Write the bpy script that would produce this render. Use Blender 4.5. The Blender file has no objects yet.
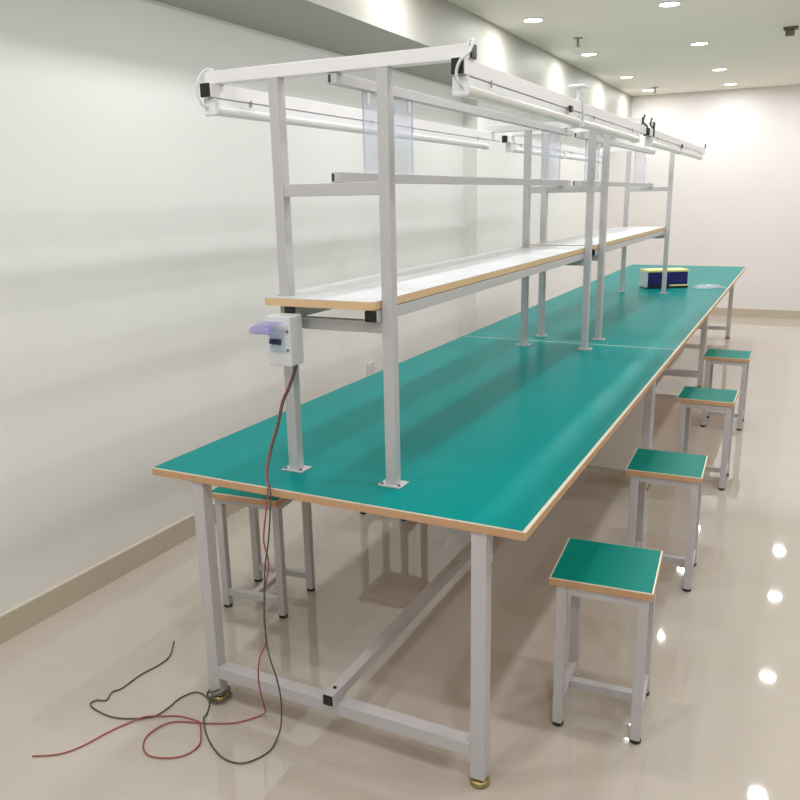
import bpy, bmesh, math, random
from mathutils import Vector, Matrix
random.seed(7)
S = bpy.context.scene
COL = S.collection

# ------------------------------------------------------------------ camera
cam_d = bpy.data.cameras.new('camera')
cam = bpy.data.objects.new('camera', cam_d)
COL.objects.link(cam)
cam.location = (1.6595, -1.6601, 1.5116)
cam.rotation_euler = (1.3206, 0.0183, 0.4632)
cam_d.sensor_width = 36
cam_d.lens = 794.9 / 800 * 36
cam_d.clip_start = 0.02
S.camera = cam

# ------------------------------------------------------------------ world, exposure
w = bpy.data.worlds.new('world')
S.world = w
w.use_nodes = True
w.node_tree.nodes['Background'].inputs[0].default_value = (0.8, 0.85, 0.9, 1)
w.node_tree.nodes['Background'].inputs[1].default_value = 0.05
S.view_settings.view_transform = 'Standard'
S.view_settings.look = 'None'
S.view_settings.gamma = 1
S.view_settings.use_curve_mapping = False
S.view_settings.exposure = 0.0
LAMP_W = 6.7        # each recessed downlight
LAMP_COL = (0.98, 0.985, 1.0)
GLOW = 8.0

# ------------------------------------------------------------------ room sizes
WX, RX = -0.768, 5.2
Y0, D = -5.2, 8.98
CH = 2.663


def srgb(r, g, b):
    f = lambda c: (c / 255 / 12.92) if c / 255 <= 0.04045 else ((c / 255 + 0.055) / 1.055) ** 2.4
    return (f(r), f(g), f(b), 1)


def mat(name, rgb, rough=0.5, metal=0.0, spec=0.5, noise=0.0, nscale=30, bump=0.0, coat=0.0,
        alpha=1.0, trans=0.0, emit=None, estr=0.0):
    m = bpy.data.materials.new(name)
    m.use_nodes = True
    nt = m.node_tree
    b = nt.nodes['Principled BSDF']
    c = srgb(*rgb)
    b.inputs['Base Color'].default_value = c
    b.inputs['Roughness'].default_value = rough
    b.inputs['Metallic'].default_value = metal
    b.inputs['Specular IOR Level'].default_value = spec
    b.inputs['Coat Weight'].default_value = coat
    b.inputs['Alpha'].default_value = alpha
    b.inputs['Transmission Weight'].default_value = trans
    if emit:
        b.inputs['Emission Color'].default_value = srgb(*emit)
        b.inputs['Emission Strength'].default_value = estr
    if noise or bump:
        tc = nt.nodes.new('ShaderNodeTexCoord')
        n = nt.nodes.new('ShaderNodeTexNoise')
        n.inputs['Scale'].default_value = nscale
        n.inputs['Detail'].default_value = 4
        nt.links.new(tc.outputs['Object'], n.inputs['Vector'])
        if noise:
            mx = nt.nodes.new('ShaderNodeMix')
            mx.data_type = 'RGBA'
            mx.inputs[6].default_value = [x * (1 - noise) for x in c[:3]] + [1]
            mx.inputs[7].default_value = [min(1, x * (1 + noise)) for x in c[:3]] + [1]
            nt.links.new(n.outputs['Fac'], mx.inputs[0])
            nt.links.new(mx.outputs[2], b.inputs['Base Color'])
        if bump:
            bp = nt.nodes.new('ShaderNodeBump')
            bp.inputs['Strength'].default_value = bump
            bp.inputs['Distance'].default_value = 0.01
            nt.links.new(n.outputs['Fac'], bp.inputs['Height'])
            nt.links.new(bp.outputs['Normal'], b.inputs['Normal'])
    return m


M = {}
M['wall'] = mat('wall_paint', (236, 235, 231), 0.42, spec=0.35, noise=0.012, nscale=3)
M['wall_far'] = mat('far_wall_paint', (234, 229, 226), 0.5, spec=0.3, noise=0.012, nscale=3)
M['ceiling'] = mat('ceiling_paint', (247, 242, 231), 0.6, spec=0.2, noise=0.01, nscale=2)
M['base'] = mat('skirting_tile', (200, 187, 168), 0.25, noise=0.04, nscale=5)
M['base_top'] = mat('skirting_top_bead', (222, 214, 200), 0.4)
M['steel'] = mat('grey_powder_coat', (202, 199, 201), 0.42, metal=0.0, spec=0.5, noise=0.02, nscale=60)
M['rack'] = mat('light_grey_powder_coat', (196, 195, 196), 0.4, spec=0.5, noise=0.02, nscale=60)
M['green'] = mat('green_laminate', (0, 136, 133), 0.3, spec=0.12, noise=0.03, nscale=2, coat=0.0)
M['stool_green'] = mat('stool_green_laminate', (0, 126, 114), 0.34, spec=0.1, noise=0.03, nscale=4)
M['edge'] = mat('raw_board_edge', (205, 163, 124), 0.6, noise=0.10, nscale=90)
M['cream'] = mat('cream_edge_trim', (226, 218, 196), 0.5)
M['white_board'] = mat('white_laminate', (214, 214, 217), 0.35, noise=0.005, nscale=5)
M['shelf_edge'] = mat('shelf_edge_banding', (222, 190, 146), 0.5, noise=0.06, nscale=60)
M['black'] = mat('black_plastic', (26, 27, 30), 0.4)
M['rubber_and_shade'] = mat('dark_rubber_and_shade', (48, 46, 44), 0.7)  # stool feet; the same dark paints the shade in rail mouths
M['brass'] = mat('brassy_zinc', (176, 158, 104), 0.3, metal=0.85)
M['lamp_white'] = mat('white_lamp_plastic', (236, 238, 240), 0.3)
M['tube'] = mat('frosted_tube', (244, 244, 240), 0.25)
M['wire_white'] = mat('white_cord', (228, 230, 232), 0.45)
M['wire_red'] = mat('red_wire', (166, 84, 84), 0.45)
M['wire_black'] = mat('black_wire', (80, 82, 74), 0.45)
M['box_white'] = mat('white_switch_plastic', (226, 228, 232), 0.35)
M['purple'] = mat('purple_clear_plastic', (140, 128, 226), 0.15, alpha=0.55)
M['blue_dark'] = mat('blue_black_toggle', (26, 40, 72), 0.4)
M['toggle_bay'] = mat('pale_blue_bay', (188, 208, 226), 0.35)
M['clear'] = mat('clear_sheet', (214, 220, 238), 0.08, alpha=0.32)
M['glow'] = mat('downlight_glow', (255, 255, 250), 0.5, emit=(255, 253, 248), estr=GLOW)
M['trim_ring'] = mat('downlight_ring', (236, 236, 232), 0.4)
M['navy'] = mat('navy_cloth', (20, 27, 100), 0.75, noise=0.2, nscale=80)
M['yellow'] = mat('yellow_plastic', (240, 234, 150), 0.5)
M['pale'] = mat('pale_fabric', (214, 220, 224), 0.6)
M['bag'] = mat('clear_bag', (210, 222, 232), 0.12, alpha=0.42)
M['sensor'] = mat('dull_bronze_plastic', (116, 110, 90), 0.5)
M['metal_bolt'] = mat('bolt_steel', (150, 150, 150), 0.3, metal=0.9)
M['outlet'] = mat('outlet_plastic', (222, 216, 212), 0.4)


def floor_mat():
    m = bpy.data.materials.new('glossy_cream_tile')
    m.use_nodes = True
    nt = m.node_tree
    N, Lk = nt.nodes, nt.links
    b = N['Principled BSDF']
    tc = N.new('ShaderNodeTexCoord')
    mp = N.new('ShaderNodeMapping')
    mp.inputs['Location'].default_value = (0.2, 0.08, 0)
    Lk.new(tc.outputs['Object'], mp.inputs['Vector'])
    br = N.new('ShaderNodeTexBrick')
    br.offset = 0
    br.inputs['Scale'].default_value = 1.0
    br.inputs['Brick Width'].default_value = 0.8
    br.inputs['Row Height'].default_value = 0.8
    br.inputs['Mortar Size'].default_value = 0.0016
    br.inputs['Mortar Smooth'].default_value = 0.2
    br.inputs['Bias'].default_value = 0
    a = srgb(199, 190, 179)
    br.inputs['Color1'].default_value = a
    br.inputs['Color2'].default_value = srgb(197, 188, 177)
    br.inputs['Mortar'].default_value = srgb(191, 182, 171)
    Lk.new(mp.outputs[0], br.inputs['Vector'])
    n = N.new('ShaderNodeTexNoise')
    n.inputs['Scale'].default_value = 2.2
    n.inputs['Detail'].default_value = 6
    n.inputs['Distortion'].default_value = 1.2
    Lk.new(tc.outputs['Object'], n.inputs['Vector'])
    rm = N.new('ShaderNodeMapRange')
    rm.inputs['From Min'].default_value = 0.3
    rm.inputs['From Max'].default_value = 0.7
    rm.inputs['To Min'].default_value = 0.0
    rm.inputs['To Max'].default_value = 0.10
    Lk.new(n.outputs['Fac'], rm.inputs[0])
    mx = N.new('ShaderNodeMix')
    mx.data_type = 'RGBA'
    mx.inputs[7].default_value = srgb(160, 150, 134)
    Lk.new(rm.outputs[0], mx.inputs[0])
    Lk.new(br.outputs['Color'], mx.inputs[6])
    Lk.new(mx.outputs[2], b.inputs['Base Color'])
    b.inputs['Roughness'].default_value = 0.033
    b.inputs['Specular IOR Level'].default_value = 0.8
    # very slight waviness of polished tile
    n2 = N.new('ShaderNodeTexNoise')
    n2.inputs['Scale'].default_value = 3.0
    n2.inputs['Detail'].default_value = 1
    Lk.new(tc.outputs['Object'], n2.inputs['Vector'])
    bp = N.new('ShaderNodeBump')
    bp.inputs['Strength'].default_value = 0.06
    bp.inputs['Distance'].default_value = 0.01
    Lk.new(n2.outputs['Fac'], bp.inputs['Height'])
    Lk.new(bp.outputs['Normal'], b.inputs['Normal'])
    return m


M['floor'] = floor_mat()
for k_ in ('green', 'stool_green'):
    p_ = M[k_].node_tree.nodes['Principled BSDF']
    p_.inputs['IOR'].default_value = 1.13
    p_.inputs['Specular IOR Level'].default_value = 0.35
M['panel'] = mat('warm_grey_panel', (226, 222, 217), 0.5, noise=0.02, nscale=20)
M['rack_lit'] = mat('lit_powder_coat', (240, 239, 240), 0.38, noise=0.02, nscale=60)  # rack coat made paler, light on arms and lamp rails put into the colour
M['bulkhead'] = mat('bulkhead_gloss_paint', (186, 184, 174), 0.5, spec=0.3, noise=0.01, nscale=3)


# ------------------------------------------------------------------ mesh helpers
def box(bm, x0, x1, y0, y1, z0, z1, bev=0.0, mi=0, rot=None, about=None):
    r = bmesh.ops.create_cube(bm, size=1)
    vs = r['verts']
    for v in vs:
        v.co = Vector(((x0 + x1) / 2 + v.co.x * (x1 - x0), (y0 + y1) / 2 + v.co.y * (y1 - y0), (z0 + z1) / 2 + v.co.z * (z1 - z0)))
    fs = set(f for v in vs for f in v.link_faces)
    for f in fs:
        f.material_index = mi
    if rot is not None:
        bmesh.ops.rotate(bm, verts=vs, cent=about, matrix=rot)
    if bev > 0:
        es = list(set(e for v in vs for e in v.link_edges))
        bmesh.ops.bevel(bm, geom=es, offset=bev, segments=2, affect='EDGES', profile=0.5, clamp_overlap=True)
    return vs


def cyl(bm, c, r0, r1, h, axis='Z', seg=24, mi=0):
    r = bmesh.ops.create_cone(bm, cap_ends=True, segments=seg, radius1=r0, radius2=r1, depth=h)
    vs = r['verts']
    if axis == 'X':
        bmesh.ops.rotate(bm, verts=vs, cent=(0, 0, 0), matrix=Matrix.Rotation(math.pi / 2, 3, 'Y'))
    if axis == 'Y':
        bmesh.ops.rotate(bm, verts=vs, cent=(0, 0, 0), matrix=Matrix.Rotation(math.pi / 2, 3, 'X'))
    bmesh.ops.translate(bm, verts=vs, vec=c)
    for f in set(f for v in vs for f in v.link_faces):
        f.material_index = mi
    return vs


def lathe(bm, prof, c, seg=28):
    rings = []
    for r, z in prof:
        rings.append([bm.verts.new((c[0] + r * math.cos(2 * math.pi * k / seg), c[1] + r * math.sin(2 * math.pi * k / seg), c[2] + z)) for k in range(seg)])
    for a, b in zip(rings, rings[1:]):
        for k in range(seg):
            bm.faces.new((a[k], a[(k + 1) % seg], b[(k + 1) % seg], b[k]))
    bm.faces.new(list(reversed(rings[0])))
    bm.faces.new(rings[-1])


def obj(name, bm, mats, parent=None, smooth=False):
    bmesh.ops.recalc_face_normals(bm, faces=bm.faces)
    me = bpy.data.meshes.new(name)
    bm.to_mesh(me)
    bm.free()
    if not isinstance(mats, (list, tuple)):
        mats = [mats]
    for m in mats:
        me.materials.append(m)
    if smooth:
        for p in me.polygons:
            p.use_smooth = True
    o = bpy.data.objects.new(name, me)
    COL.objects.link(o)
    if parent is not None:
        o.parent = parent
    return o


def one(name, m, parent, *a, **k):
    bm = bmesh.new()
    box(bm, *a, **k)
    return obj(name, bm, m, parent)


def thing(name, label, cat, loc=(0, 0, 0), rz=0, group=None):
    o = bpy.data.objects.new(name, None)
    COL.objects.link(o)
    o.empty_display_size = 0.1
    o.location = loc
    o.rotation_euler = (0, 0, rz)
    o['label'] = label
    o['category'] = cat
    if group:
        o['group'] = group
    return o


def tag(o, label, cat, group=None):
    o['label'] = label
    o['category'] = cat
    if group:
        o['group'] = group
    return o


def struct(name, bm, m):
    o = obj(name, bm, m)
    o['kind'] = 'structure'
    return o


def dup(root, loc, label):
    def cp(o, parent):
        c = o.copy()
        COL.objects.link(c)
        c.parent = parent
        for ch in list(o.children):
            cp(ch, c)
        return c
    r = cp(root, None)
    r.location = loc
    r['label'] = label
    return r


def smooth_path(pts, n=8):
    """Catmull-Rom through pts"""
    P = [Vector(p) for p in pts]
    P = [P[0] * 2 - P[1]] + P + [P[-1] * 2 - P[-2]]
    out = []
    for i in range(1, len(P) - 2):
        a, b, c, d = P[i - 1:i + 3]
        for k in range(n):
            t = k / n
            out.append(0.5 * ((2 * b) + (c - a) * t + (2 * a - 5 * b + 4 * c - d) * t * t + (3 * b - a - 3 * c + d) * t ** 3))
    out.append(P[-2])
    return out


def tube(bm, pts, r, seg=8, n=8):
    P = smooth_path(pts, n)
    up = Vector((0.13, 0.21, 0.97)).normalized()
    rings = []
    for i, p in enumerate(P):
        t = (P[min(i + 1, len(P) - 1)] - P[max(i - 1, 0)])
        if t.length < 1e-7:
            t = Vector((0, 0, 1))
        t.normalize()
        u = up - t * up.dot(t)
        if u.length < 1e-3:
            u = Vector((1, 0, 0)) - t * t.x
        u.normalize()
        up = u
        v = t.cross(u)
        rings.append([bm.verts.new(p + r * (math.cos(2 * math.pi * k / seg) * u + math.sin(2 * math.pi * k / seg) * v)) for k in range(seg)])
    for a, b in zip(rings, rings[1:]):
        for k in range(seg):
            bm.faces.new((a[k], a[(k + 1) % seg], b[(k + 1) % seg], b[k]))
    bm.faces.new(rings[0])
    bm.faces.new(list(reversed(rings[-1])))


# ================================================================== the setting
def slab(name, m, *a):
    bm = bmesh.new()
    box(bm, *a)
    return struct(name, bm, m)


T = 0.12
slab('floor', M['floor'], WX - T, RX + T, Y0 - T, D + T, -0.1, 0)
slab('wall_left', M['wall'], WX - T, WX, Y0 - T, D + T, 0, CH)
slab('wall_right', M['wall'], RX, RX + T, Y0 - T, D + T, 0, CH)
slab('wall_far', M['wall_far'], WX, RX, D, D + T, 0, CH)
slab('wall_back', M['wall'], WX, RX, Y0 - T, Y0, 0, CH)
slab('ceiling', M['ceiling'], WX - T, RX + T, Y0 - T, D + T, CH, CH + 0.1)
# pilaster on the left wall, and the bulkhead that runs along the top of it
slab('trim_1', M['wall'], WX, -0.65, 4.3, 5.22, 0, 2.30)
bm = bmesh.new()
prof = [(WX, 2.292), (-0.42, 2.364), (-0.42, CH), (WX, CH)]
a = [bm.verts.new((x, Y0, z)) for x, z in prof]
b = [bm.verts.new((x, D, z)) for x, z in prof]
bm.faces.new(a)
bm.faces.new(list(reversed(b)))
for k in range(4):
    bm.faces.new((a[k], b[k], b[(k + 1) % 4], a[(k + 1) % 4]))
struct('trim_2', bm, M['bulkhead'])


def baseboard(name, *a):
    x0, x1, y0, y1, z0, z1 = a
    bm = bmesh.new()
    box(bm, x0, x1, y0, y1, 0, 0.097, mi=0)
    box(bm, x0, x1, y0, y1, 0.097, 0.103, mi=1)
    struct(name, bm, [M['base'], M['base_top']])


baseboard('baseboard_left', WX, WX + 0.012, Y0, D, 0, 0.1)
baseboard('baseboard_far', WX + 0.012, RX, D - 0.012, D, 0, 0.1)
baseboard('baseboard_column', -0.65, -0.638, 4.288, 5.232, 0, 0.1)
baseboard('baseboard_column_front', WX + 0.012, -0.65, 4.288, 4.30, 0, 0.1)

# ================================================================== downlights
lamp_proto = None
LX = [-0.14, 0.75, 1.73, 2.65]  # last column is unseen, added to brighten the floor at right
LY = [8.45, 7.2, 5.6, 4.02, 2.4, 0.8, -0.8, -2.4]
names_col = {0: 'row over the table near the left wall bulkhead', 1: 'row over the stools right of the table'}
ordn = ['farthest', 'second farthest', 'third farthest', 'nearest visible']


def make_downlight():
    t = thing('downlight', '', 'ceiling light', (0, 0, 0), 0, 'recessed ceiling downlights')
    bm = bmesh.new()
    lathe(bm, [(0.070, 0.0), (0.073, -0.003), (0.066, -0.006), (0.061, -0.004), (0.061, 0.0)], (0, 0, 0))
    obj('trim_ring', bm, M['trim_ring'], t)
    bm = bmesh.new()
    lathe(bm, [(0.060, -0.003), (0.059, -0.0055), (0.03, -0.0058)], (0, 0, 0))
    obj('diffuser', bm, M['glow'], t)
    ld = bpy.data.lights.new('downlight_lamp', 'AREA')
    ld.shape = 'DISK'
    ld.size = 0.11
    ld.energy = LAMP_W
    ld.color = LAMP_COL
    lo = bpy.data.objects.new('downlight_lamp', ld)
    COL.objects.link(lo)
    lo.parent = t
    lo.location = (0, 0, -0.0075)
    return t


LP = make_downlight()
first = True
for i, x in enumerate(LX):
    for j, y in enumerate(LY):
        if i >= 2:
            y -= 0.29
        if i == 0 and j < 4:
            lab = ['round recessed downlight above the table, %s of the left row' % s for s in
                   ('farthest', 'second from the far wall', 'third from the far wall', 'nearest the viewer in the frame')][j]
        elif i == 1 and j < 4:
            lab = ['round recessed downlight in the right ceiling row, %s' % s for s in
                   ('closest to the far wall', 'second from the far wall', 'third from the far wall', 'cut by the top of the photo')][j]
        else:
            lab = 'round recessed downlight outside the view, in a set partly added for its light'
        if first:
            LP.location = (x, y, CH)
            LP['label'] = lab
            o = LP
            first = False
        else:
            o = dup(LP, (x, y, CH), lab)
        if not (i in (0, 1) and j < 4):
            o['group'] = 'downlights beyond the frame'

# sprinklers and sensor
for (x, y), lab in (((-0.04, 4.84), 'small metal sprinkler head on the ceiling between the two nearer downlights'),
                    ((-0.03, 8.25), 'small metal sprinkler head beside the farthest left downlight')):
    t = thing('sprinkler_head', lab, 'sprinkler', (x, y, CH), 0, 'ceiling sprinklers')
    bm = bmesh.new()
    lathe(bm, [(0.035, 0), (0.033, -0.006), (0.01, -0.008)], (0, 0, 0))
    obj('escutcheon', bm, M['metal_bolt'], t)
    bm = bmesh.new()
    cyl(bm, (0, 0, -0.03), 0.009, 0.011, 0.05)
    cyl(bm, (0, 0, -0.06), 0.024, 0.024, 0.003)
    obj('nozzle', bm, M['metal_bolt'], t)
t = thing('ceiling_sensor', 'small dull bronze box hanging from the ceiling at the right', 'sensor', (1.42, 5.28, CH))
one('mount', M['sensor'], t, -0.05, 0.05, -0.04, 0.04, -0.018, 0, 0.004)
one('body', M['sensor'], t, -0.035, 0.028, -0.03, 0.03, -0.058, -0.018, 0.006)

# ================================================================== worktables
W = 1.1426
SEG = 2.44
H = 0.75
TH = 0.024


def make_foot(parent, x, y, name='foot'):
    bm = bmesh.new()
    lathe(bm, [(0.020, 0.0), (0.026, 0.004), (0.026, 0.014), (0.019, 0.018), (0.006, 0.019), (0.006, 0.026)], (x, y, 0))
    obj(name, bm, M['brass'], parent, True)


def make_table(y0, label, s0, s1):
    rs = 0.0 if y0 == 0 else 0.022
    t = thing('work_table', label, 'table', (0, y0, 0), 0, 'green topped work tables in one long row')
    g = 0.0006
    bm = bmesh.new()
    box(bm, -0.008, W, g, SEG - g, H - TH, H - 0.0035, 0.0015, mi=0)
    obj('tabletop', bm, [M['edge']], t)
    bm = bmesh.new()
    box(bm, -0.0074, W - 0.0006, g + 0.0006, SEG - g - 0.0006, H - 0.0036, H - 0.0012, 0.0006)
    obj('edge_trim', bm, M['cream'], t)
    bm = bmesh.new()
    # only the free long edges show the cream rim
    box(bm, -0.004, W - 0.010, s0, SEG - s1, H - 0.0018, H, 0.0005)
    obj('green_laminate', bm, M['green'], t)
    zt = H - TH
    xl0, xl1, xr0, xr1 = 0.135, 0.175, 1.003, 1.043
    for ya in (0.006, SEG - 0.046):
        for xa in (xl0, xr0):
            bm = bmesh.new()
            box(bm, xa, xa + 0.04, ya, ya + 0.04, 0.025, zt, 0.002)
            lg = obj('leg', bm, M['steel'], t)
            make_foot(lg, xa + 0.02, ya + 0.02)
        one('stretcher', M['steel'], t, xl1, xr0, ya, ya + 0.04, 0.088, 0.128, 0.002)
        one('bracket', M['steel'], t, xr0 + 0.04, xr0 + 0.043, ya + 0.008, ya + 0.038, zt - 0.09, zt, 0.0)
    if s0 == 0.005:
        one('end_panel', M['panel'], t, xl1 + 0.001, xr0 - 0.001, SEG - 0.052, SEG - 0.0465, 0.100, zt - 0.004, 0.001)
    # long foot rail resting on the two stretchers
    bm = bmesh.new()
    box(bm, 0.566, 0.600, -0.012 + rs, SEG - 0.056, 0.1285, 0.1625, 0.002)
    rail = obj('foot_rail', bm, M['steel'], t)
    bm = bmesh.new()
    box(bm, 0.568, 0.598, -0.017 + rs, -0.0118 + rs, 0.1305, 0.1605, 0.002)
    obj('end_cap', bm, M['black'], rail)
    bm = bmesh.new()
    cyl(bm, (0.583, 0.025, 0.1635), 0.006, 0.005, 0.003, seg=12)
    obj('bolt', bm, M['black'], rail)
    return t


tb1 = make_table(0, 'nearest long green topped work table with raw board edge and grey steel legs', 0.005, 0.007)
tb2 = make_table(SEG, 'middle green topped work table between the nearest and the far one', 0.007, 0.0012)
tb3 = make_table(2 * SEG, 'far green topped work table carrying the blue and yellow case', 0.0012, 0.004)

# ================================================================== overhead racks
X1, X2, PW_ = 0.384, 0.698, 0.031
PX = (0.384, 0.700)          # left faces of the posts
PD = 0.032
TOP = 1.813
CX = 0.574


def make_rack(ys, ye, label, bs, be):
    """ys, ye: front faces of the near and far posts; bs, be: ends of the long rails"""
    t = thing('overhead_rack', label, 'rack', (0.56, ys, H), 0, 'steel racks standing on the work tables')
    off = Vector((0.56, ys, H))

    def P(name, m, x0, x1, y0, y1, z0, z1, bev=0.0015, parent=None):
        bm = bmesh.new()
        box(bm, x0, x1, y0, y1, z0, z1, bev)
        bmesh.ops.translate(bm, verts=bm.verts, vec=-off)
        return obj(name, bm, m, parent or t)

    for y in (ys, ye):
        for x in PX:
            p = P('post', M['rack'], x, x + PW_, y, y + PD, H + 0.004, TOP, 0.002)
            P('foot_plate', M['rack'], x - 0.019, x + PW_ + 0.019, y - 0.011, y + PD + 0.011, H, H + 0.005, 0.001, p)
            for sx in (-0.0105, PW_ + 0.0105):
                bm = bmesh.new()
                cyl(bm, (x + sx, y - 0.002, H + 0.0075), 0.005, 0.004, 0.005, seg=8)
                bmesh.ops.translate(bm, verts=bm.verts, vec=-off)
                obj('bolt', bm, M['metal_bolt'], p)
        arm = P('top_arm', M['rack_lit'], 0.180, 0.941, y, y + 0.034, TOP, TOP + 0.032, 0.002)
        P('end_cap', M['black'], 0.9405, 0.9465, y + 0.001, y + 0.033, TOP + 0.0005, TOP + 0.0315, 0.002, arm)
        P('crossbar', M['rack'], PX[0] + PW_, PX[1], y + 0.002, y + PD - 0.002, 1.517, 1.549)
        P('shelf_crossbar', M['rack'], PX[0] + PW_, PX[1], y + 0.002, y + PD - 0.002, 1.168, 1.199)
    # long lamp rails under the arm ends
    for x0 in (0.186, 0.907):
        r = P('lamp_rail', M['rack_lit'], x0, x0 + 0.032, bs, be, TOP - 0.036, TOP - 0.0005)
        P('end_cap', M['black'], x0 + 0.001, x0 + 0.031, bs - 0.006, bs + 0.0005, TOP - 0.036, TOP - 0.001, 0.002, r)
        P('end_cap', M['black'], x0 + 0.001, x0 + 0.031, be - 0.0005, be + 0.005, TOP - 0.036, TOP - 0.001, 0.002, r)
    # centre rails: solid bars, a dark plate paints the shade of a hollow end
    for z0, nm in ((1.786, 'upper_centre_rail'), (1.5495, 'lower_centre_rail')):
        r = P(nm, M['rack'], CX - 0.0135, CX + 0.0135, bs + 0.03, be, z0, z0 + 0.0265)
        P('rail_mouth_shade', M['rubber_and_shade'], CX - 0.010, CX - 0.004, bs + 0.0285, bs + 0.0302, z0 + 0.004, z0 + 0.022, 0, r)
        P('rail_mouth_shade', M['rubber_and_shade'], CX - 0.010, CX + 0.010, be - 0.0002, be + 0.0015, z0 + 0.004, z0 + 0.022, 0, r)
    # rails carrying the shelf
    for x0 in (PX[0] + PW_ + 0.001, PX[1] - 0.0365):
        r = P('shelf_rail', M['rack'], x0, x0 + 0.0355, bs + 0.002, be - 0.03, 1.1995, 1.2305)
        P('end_cap', M['black'], x0 + 0.001, x0 + 0.0345, bs - 0.003, bs + 0.0025, 1.2005, 1.2295, 0.002, r)
        P('end_cap', M['black'], x0 + 0.001, x0 + 0.0345, be - 0.0305, be - 0.025, 1.2005, 1.2295, 0.002, r)
    # shelf board, notched round the left posts, rounded corners
    sx0, sx1, sy0, sy1 = 0.354, PX[1] - 0.001, bs - 0.014, be - 0.012
    nx = PX[0] + PW_ + 0.001
    R = 0.018
    pts = []

    def corner(cx, cy, a0):
        for k in range(5):
            an = a0 + math.pi / 2 * k / 4
            pts.append((cx + R * math.cos(an), cy + R * math.sin(an)))
    corner(sx0 + R, sy0 + R, math.pi)
    corner(sx1 - R, sy0 + R, 1.5 * math.pi)
    corner(sx1 - R, sy1 - R, 0)
    corner(sx0 + R, sy1 - R, 0.5 * math.pi)
    for yy in (ye, ys):
        pts += [(sx0, yy + PD + 0.001), (nx, yy + PD + 0.001), (nx, yy - 0.001), (sx0, yy - 0.001)]
    for nm, m, z0, z1, ins in (('shelf_board', M['shelf_edge'], 1.233, 1.2536, 0), ('shelf_surface', M['white_board'], 1.2536, 1.2548, 0)):
        bm = bmesh.new()
        lo = [bm.verts.new((x, y, z0)) for x, y in pts]
        hi = [bm.verts.new((x, y, z1)) for x, y in pts]
        bm.faces.new(hi)
        bm.faces.new(list(reversed(lo)))
        for k in range(len(pts)):
            bm.faces.new((lo[k], lo[(k + 1) % len(pts)], hi[(k + 1) % len(pts)], hi[k]))
        bmesh.ops.translate(bm, verts=bm.verts, vec=-off)
        if nm == 'shelf_board':
            sb = obj(nm, bm, m, t)
        else:
            obj(nm, bm, m, sb)
    return t


RK = [(0.143, 2.262, 0.108, 2.40), (2.562, 4.756, 2.50, 4.90)]
make_rack(0.143, 2.262, 'nearer grey steel overhead rack with white shelf, standing on the nearest table', 0.118, 2.40)
make_rack(2.562, 4.756, 'farther grey steel overhead rack with white shelf, standing on the middle table', 2.50, 4.80)


# batten lamps under the rails
def make_lamp(L):
    t = thing('batten_lamp', '', 'lamp', (0, 0, 0), 0, 'unlit white batten lamps under the rack rails')
    bm = bmesh.new()
    box(bm, -0.013, 0.013, 0.012, L - 0.012, -0.020, -0.001, 0.002)
    obj('housing', bm, M['lamp_white'], t)
    bm = bmesh.new()
    # half round diffuser
    seg = 12
    prof = [(-0.017, -0.0205)] + [(0.019 * math.cos(math.pi + math.pi * k / seg), -0.026 + 0.018 * math.sin(math.pi + math.pi * k / seg)) for k in range(seg + 1)] + [(0.017, -0.0205)]
    a = [bm.verts.new((x, 0.014, z)) for x, z in prof]
    b = [bm.verts.new((x, L - 0.014, z)) for x, z in prof]
    bm.faces.new(a)
    bm.faces.new(list(reversed(b)))
    for k in range(len(prof)):
        bm.faces.new((a[k], a[(k + 1) % len(prof)], b[(k + 1) % len(prof)], b[k]))
    obj('diffuser', bm, M['tube'], t)
    for ya, yb in ((0, 0.0145), (L - 0.0145, L)):
        bm = bmesh.new()
        box(bm, -0.020, 0.020, ya, yb, -0.046, -0.001, 0.005)
        obj('end_cap', bm, M['lamp_white'], t)
    for yy in (0.16, L - 0.16):
        bm = bmesh.new()
        box(bm, 0.0162, 0.0176, yy, yy + 0.006, -0.012, 0.005, 0)
        obj('clip', bm, M['metal_bolt'], t)
    return t


lamps = []
LL = 1.04
spec = [(0.202, 0.128, 'left rail of the nearer rack, front lamp'), (0.202, 1.187, 'left rail of the nearer rack, rear lamp'),
        (0.923, 0.128, 'right rail of the nearer rack, front lamp'), (0.923, 1.187, 'right rail of the nearer rack, rear lamp'),
        (0.202, 2.56, 'left rail of the farther rack, front lamp'), (0.202, 3.62, 'left rail of the farther rack, rear lamp'),
        (0.923, 2.56, 'right rail of the farther rack, front lamp'), (0.923, 3.62, 'right rail of the farther rack, rear lamp')]
proto = make_lamp(LL)
for k, (x, y, s) in enumerate(spec):
    lab = 'unlit white batten lamp under the ' + s
    if k == 0:
        proto.location = (x, y, TOP - 0.036)
        proto['label'] = lab
    else:
        dup(proto, (x, y, TOP - 0.036), lab)

# white cords that feed the lamps
def cord(pts, r, m, name, label, cat='cord', group=None, extra=None):
    bm = bmesh.new()
    tube(bm, pts, r)
    o = obj(name, bm, m, None, True)
    tag(o, label, cat, group)
    return o


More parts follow.
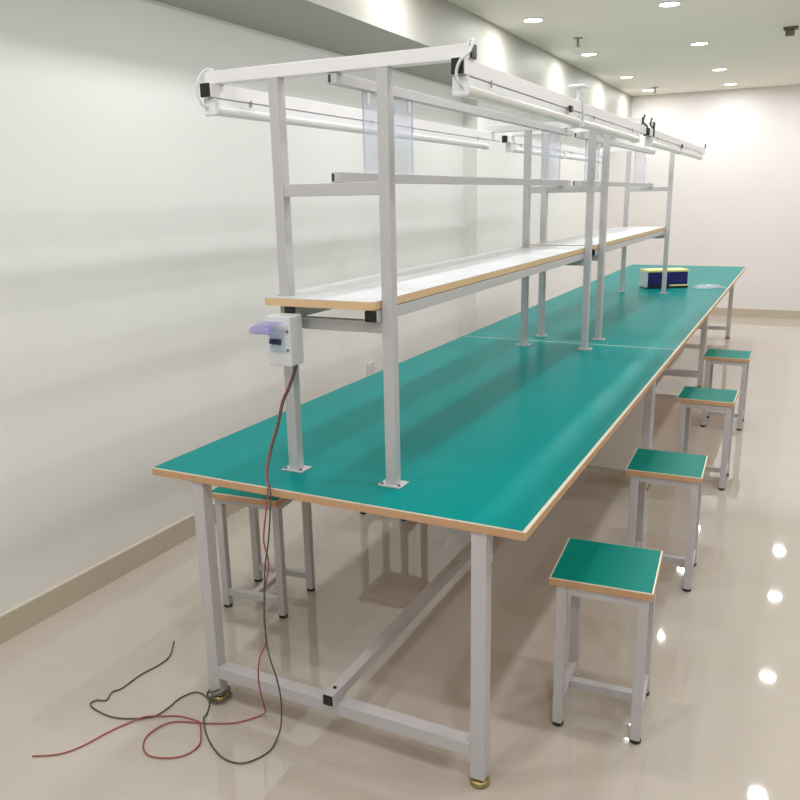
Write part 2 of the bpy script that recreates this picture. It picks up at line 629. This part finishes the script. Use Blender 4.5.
zr = TOP - 0.036
cord([(0.930, 0.1255, 1.750), (0.927, 0.113, 1.760), (0.924, 0.106, 1.780), (0.934, 0.104, 1.803), (0.950, 0.118, 1.822), (0.951, 0.135, 1.842), (0.946, 0.150, 1.853), (0.93, 0.160, 1.8485)],
     0.0035, M['wire_white'], 'lamp_cord', 'white cord looped from the near right lamp over the arm end', group='white lamp cords')
cord([(0.198, 0.1255, 1.752), (0.190, 0.114, 1.758), (0.187, 0.109, 1.770), (0.180, 0.107, 1.790), (0.174, 0.125, 1.825), (0.180, 0.150, 1.851), (0.20, 0.158, 1.848)],
     0.003, M['wire_white'], 'lamp_cord', 'white cord at the left lamp end, curling over the left arm end', group='white lamp cords')
cord([(0.937, 1.178, 1.757), (0.944, 1.178, 1.768), (0.9435, 1.180, 1.80), (0.938, 1.182, 1.822), (0.930, 1.182, 1.826)],
     0.004, M['wire_white'], 'lamp_cord', 'white cord rising between the two lamps of the right rail', group='white lamp cords')
t = thing('plug_box', 'small flat white junction plate standing above the right rail mid way', 'junction box', (0.924, 1.18, TOP))
one('plate', M['lamp_white'], t, -0.028, 0.028, -0.035, 0.035, 0.046, 0.053, 0.002)
one('stem', M['lamp_white'], t, -0.006, 0.006, -0.006, 0.006, 0, 0.0465, 0.001)
for k, (x, y, s) in enumerate(((0.943, 2.36, 'nearer'), (0.943, 2.545, 'farther'))):
    bm = bmesh.new()
    yy = y
    tube(bm, [(0.949, yy, zr - 0.004), (0.949, yy, zr + 0.03), (0.94, yy, TOP + 0.004), (0.93, yy + 0.005, TOP + 0.02), (0.935, yy + 0.01 * k, TOP + 0.05)], 0.004, n=5)
    tag(obj('cable_tie', bm, M['black'], None, True), 'black tie sticking up from the right rail end of the %s rack' % s, 'cable tie', 'black ties on the rack rails')
for k, yy in enumerate((0.99, 3.55)):
    t0 = one('rail_clip', M['black'], None, 0.9432, 0.951, yy, yy + 0.03, zr - 0.012, zr + 0.008, 0.002)
    tag(t0, 'small black clip on the right rail of the %s rack' % ('nearer', 'farther')[k], 'clip', 'black rail clips')

# clear document sheets hanging between the centre rails
for (ya, yb), lab in (((0.30, 0.605), 'clear plastic sheet between the centre rails beside the near posts'),
                      ((1.93, 2.235), 'clear plastic sheet just before the far posts of the nearer rack'),
                      ((2.72, 3.03), 'clear plastic sheet just past the near posts of the farther rack'),
                      ((4.10, 4.50), 'clear plastic sheet near the far end of the farther rack')):
    t = thing('document_sheet', lab, 'plastic sheet', (CX, ya, 1.576), 0, 'clear plastic sheets on the centre rails')
    L = yb - ya
    one('pocket', M['clear'], t, -0.0012, 0.0012, 0, L, 0.001, 0.209, 0)
    for yy in (0.0, L - 0.004):
        one('edge_seam', M['clear'], t, -0.0022, 0.0022, yy, yy + 0.004, 0.001, 0.209, 0)
    one('hook', M['lamp_white'], t, 0.002, 0.005, 0.02, 0.035, 0.175, 0.2085, 0.001)
    one('hook', M['lamp_white'], t, 0.002, 0.005, L - 0.035, L - 0.02, 0.175, 0.2085, 0.001)

# ================================================================== breaker box
t = thing('switch_box', 'small white breaker box with raised purple cover on the near left post', 'switch box', (0.402, 0.112, 1.080))
bm = bmesh.new()
box(bm, 0, 0.074, -0.062, 0, 0, 0.134, 0.004)
obj('enclosure', bm, M['box_white'], t)
one('back_plate', M['box_white'], t, 0.002, 0.0125, -0.001, 0.0305, 0.01, 0.108, 0.001)
bm = bmesh.new()
box(bm, 0.010, 0.056, -0.066, -0.061, 0.040, 0.098, 0.002)
bay = obj('breaker_bay', bm, M['toggle_bay'], t)
for k in range(2):
    bm = bmesh.new()
    box(bm, 0.017 + k * 0.017, 0.031 + k * 0.017, -0.078, -0.065, 0.058, 0.072, 0.002,
        rot=Matrix.Rotation(math.radians(-25), 3, 'X'), about=(0.02, -0.066, 0.065))
    obj('toggle', bm, M['blue_dark'], bay)
bm = bmesh.new()
# curved transparent cover hinged at the top of the bay, raised
arc = []
for k in range(11):
    a = math.radians(6 + 108 * k / 10)
    arc.append((-0.062 - 0.062 * math.sin(a) * 1.15, 0.098 + 0.020 * math.cos(a * 0.9) + 0.002))
vs = []
for y, z in arc:
    vs.append([bm.verts.new((x, y, z)) for x in (-0.004, 0.018, 0.042, 0.064)])
for r0, r1 in zip(vs, vs[1:]):
    for k in range(3):
        bm.faces.new((r0[k], r0[k + 1], r1[k + 1], r1[k]))
g = bmesh.ops.solidify(bm, geom=bm.faces, thickness=0.0015)
obj('cover', bm, M['purple'], t, True)
bm = bmesh.new()
cyl(bm, (0.066, -0.064, 0.045), 0.004, 0.004, 0.004, 'Y', 12)
cyl(bm, (0.066, -0.064, 0.095), 0.004, 0.004, 0.004, 'Y', 12)
obj('screw', bm, M['metal_bolt'], t)

# wires from the box, over the table edge to the floor
g = 0.0035
RW = 0.0023
up = [(0.464, 0.085, 1.079), (0.456, 0.080, 1.05), (0.438, 0.078, 1.01), (0.421, 0.075, 0.975), (0.405, 0.062, 0.90), (0.392, 0.045, 0.84), (0.402, 0.008, 0.785)]
red = [(x - 0.0, y, z) for x, y, z in up] + [(0.424, -0.016, 0.752), (0.414, -0.020, 0.68), (0.402, -0.021, 0.60), (0.413, -0.02, 0.53), (0.392, -0.02, 0.44), (0.384, -0.02, 0.35), (0.388, -0.022, 0.285),
       (0.371, -0.035, 0.235), (0.361, -0.035, 0.17), (0.364, -0.03, 0.105), (0.362, -0.015, 0.045), (0.330, 0.008, 0.008)]
red += [(x, y, g) for x, y in [(0.307, -0.02), (0.27, -0.058), (0.196, -0.093), (0.103, -0.131), (0.08, -0.198), (0.1, -0.246), (0.143, -0.272), (0.196, -0.261), (0.238, -0.228), (0.246, -0.178)]]
red += [(0.216, -0.134, 0.006), (0.190, -0.108, 0.0105), (0.172, -0.099, 0.008)]
red += [(x, y, g) for x, y in [(0.106, -0.099), (0.06, -0.120)]] + [(0.019, -0.150, 0.009)]
red += [(x, y, g) for x, y in [(-0.01, -0.184), (-0.034, -0.241), (-0.059, -0.33), (-0.092, -0.379), (-0.152, -0.416)]]
cord(red, RW, M['wire_red'], 'red_wire', 'long red wire from the switch box, looping on the floor', 'wire')
blk = [(x + 0.0065, y - 0.001, z) for x, y, z in up] + [(0.433, -0.018, 0.752), (0.431, -0.024, 0.68), (0.420, -0.025, 0.60), (0.404, -0.026, 0.52), (0.394, -0.025, 0.42), (0.391, -0.026, 0.35), (0.393, -0.027, 0.29),
       (0.412, -0.04, 0.245), (0.439, -0.05, 0.192), (0.450, -0.052, 0.13), (0.448, -0.055, 0.06), (0.436, -0.06, 0.012)]
blk += [(x, y, g) for x, y in [(0.443, -0.118), (0.407, -0.184), (0.338, -0.19), (0.249, -0.143)]]
blk += [(0.185, -0.085, 0.0095), (0.172, -0.055, g), (0.135, 0.0, g), (0.072, 0.018, g), (0.044, -0.029, g), (0.045, -0.085, 0.004), (0.028, -0.140, 0.0035)]
blk += [(x, y, g) for x, y in [(-0.059, -0.186), (-0.14, -0.187), (-0.19, -0.172), (-0.186, -0.148), (-0.16, -0.136), (-0.175, -0.097), (-0.162, -0.068), (-0.162, 0.011), (-0.147, 0.088), (-0.154, 0.144), (-0.204, 0.219)]]
cord(blk, RW, M['wire_black'], 'black_wire', 'long dark wire from the switch box, hanging in a wide loop beside the leg', 'wire')
bm = bmesh.new()
tube(bm, [(0.182, -0.004, 0.058), (0.158, -0.006, 0.044), (0.128, 0.004, 0.028), (0.120, 0.03, 0.012), (0.140, 0.058, 0.006), (0.176, 0.054, 0.008), (0.190, 0.026, 0.012), (0.180, -0.004, 0.014), (0.150, -0.008, 0.010), (0.122, 0.010, 0.016), (0.122, 0.040, 0.026), (0.155, 0.056, 0.030), (0.186, 0.040, 0.036), (0.188, 0.004, 0.044), (0.170, -0.006, 0.034), (0.146, -0.006, 0.022)], 0.0032)
tag(obj('wire_coil', bm, M['wire_black'], None, True), 'small tangle of dark wire wound around the near left table foot', 'wire')


# ================================================================== stools
def make_stool():
    t = thing('stool', '', 'stool', (0, 0, 0), 0, 'green topped stools on grey steel legs')
    h, w_, d = 0.475, 0.280, 0.288
    bm = bmesh.new()
    box(bm, 0, w_, 0, d, h - 0.023, h - 0.003, 0.0015)
    s = obj('seat', bm, M['edge'], t)
    one('edge_trim', M['cream'], s, 0.0006, w_ - 0.0006, 0.0006, d - 0.0006, h - 0.0032, h - 0.001, 0.0005)
    one('green_laminate', M['stool_green'], s, 0.004, w_ - 0.005, 0.004, d - 0.004, h - 0.0016, h, 0.0004)
    k = 0.028
    xa, xb, ya, yb = 0.020, w_ - 0.012 - k, 0.007, d - 0.012 - k
    zt = h - 0.023
    for x in (xa, xb):
        for y in (ya, yb):
            bm = bmesh.new()
            box(bm, x, x + k, y, y + k, 0.010, zt, 0.002)
            lg = obj('leg', bm, M['steel'], t)
            bm = bmesh.new()
            lathe(bm, [(0.013, 0), (0.0165, 0.002), (0.0165, 0.008), (0.012, 0.011)], (x + k / 2, y + k / 2, 0))
            obj('foot', bm, M['rubber_and_shade'], lg, True)
    q = 0.002
    for y in (ya, yb):
        one('apron', M['steel'], t, xa + k, xb, y + q, y + k - q, zt - 0.026, zt, 0.001)
    for x in (xa, xb):
        one('apron', M['steel'], t, x + q, x + k - q, ya + k, yb, zt - 0.026, zt, 0.001)
        one('side_stretcher', M['steel'], t, x + q, x + k - q, ya + k, yb, 0.052, 0.077, 0.001)
    one('middle_stretcher', M['steel'], t, xa + k - q, xb + q, d / 2 - 0.013, d / 2 + 0.013, 0.052, 0.077, 0.001)
    return t


sp = make_stool()
spots = [((1.109, 0.332, 0.07), 'nearest stool on the right of the table, seat partly in shade'),
         ((1.121, 1.330, 0.035), 'second nearest stool along the right side of the table'),
         ((1.138, 2.555, 0.0), 'third nearest stool along the right side of the table'),
         ((1.136, 3.740, 0.0), 'farthest stool on the right, beside the end of the middle table'),
         ((0.072, 0.497, math.pi / 2 + 0.09), 'stool on the left, standing behind the near left table leg'),
         ((-0.200, 1.508, 0.03), 'stool on the far left side, mostly hidden by the nearest table')]
for k, ((x, y, rz), s) in enumerate(spots):
    lab = 'green topped grey steel ' + s
    if k == 0:
        sp.location = (x, y, 0)
        sp.rotation_euler = (0, 0, rz)
        sp['label'] = lab
    else:
        o = dup(sp, (x, y, 0), lab)
        o.rotation_euler = (0, 0, rz)

# ================================================================== things on the far table
t = thing('tool_case', 'navy and yellow soft tool case lying on the far table', 'case', (0.540, 5.032, H), math.atan2(0.20, 0.32))
t.scale = (0.96, 1, 1.12)
bm = bmesh.new()
box(bm, 0.012, 0.362, 0, 0.155, 0.014, 0.118, 0.008)
bmesh.ops.subdivide_edges(bm, edges=bm.edges, cuts=1)
obj('body', bm, M['navy'], t)
bm = bmesh.new()
box(bm, 0.0, 0.366, -0.003, 0.158, 0.116, 0.134, 0.006)
obj('lid', bm, M['yellow'], t)
bm = bmesh.new()
box(bm, -0.004, 0.014, 0.004, 0.152, 0.006, 0.118, 0.005)
obj('end_panel', bm, M['pale'], t)
bm = bmesh.new()
box(bm, 0.01, 0.366, -0.003, 0.158, 0.0, 0.016, 0.004)
obj('base', bm, M['black'], t)
bm = bmesh.new()
box(bm, 0.20, 0.366, -0.005, -0.001, 0.016, 0.026, 0.001)
obj('piping', bm, M['yellow'], t)

t = thing('parts_bag', 'small clear plastic bag of parts lying right of the case', 'bag', (0.94, 5.16, H), 0.55)
bm = bmesh.new()
r = bmesh.ops.create_grid(bm, x_segments=16, y_segments=10, size=0.5)
rnd = random.Random(3)
top = {}
for v in bm.verts:
    x, y = v.co.x, v.co.y
    k = max(0, 1 - (2 * x) ** 4) * max(0, 1 - (2 * y) ** 4)
    v.co = Vector((x * 0.24 + 0.09, y * 0.15 + 0.05, 0.003 + k * (0.016 + 0.012 * rnd.random())))
bmesh.ops.solidify(bm, geom=bm.faces, thickness=0.0012)
obj('film', bm, M['bag'], t)
for k, (x, y, rr) in enumerate(((0.05, 0.03, 0.3), (0.10, 0.07, 1.1), (0.14, 0.03, 2.0))):
    bm = bmesh.new()
    box(bm, x - 0.022, x + 0.022, y - 0.008, y + 0.008, 0.001, 0.010, 0.002, rot=Matrix.Rotation(rr, 3, 'Z'), about=(x, y, 0))
    obj('bracket', bm, [M['metal_bolt'], M['pale'], M['blue_dark']][k], t)

# wall outlet behind the table
t = thing('wall_outlet', 'pale square socket plate on the left wall just above the table edge', 'outlet', (WX, 2.725, 0.40))
bm = bmesh.new()
box(bm, 0, 0.009, -0.043, 0.043, 0, 0.086, 0.003)
obj('plate', bm, M['outlet'], t)
one('socket', M['outlet'], t, 0.008, 0.011, -0.022, 0.022, 0.02, 0.066, 0.001)
bpy.context.view_layer.update()
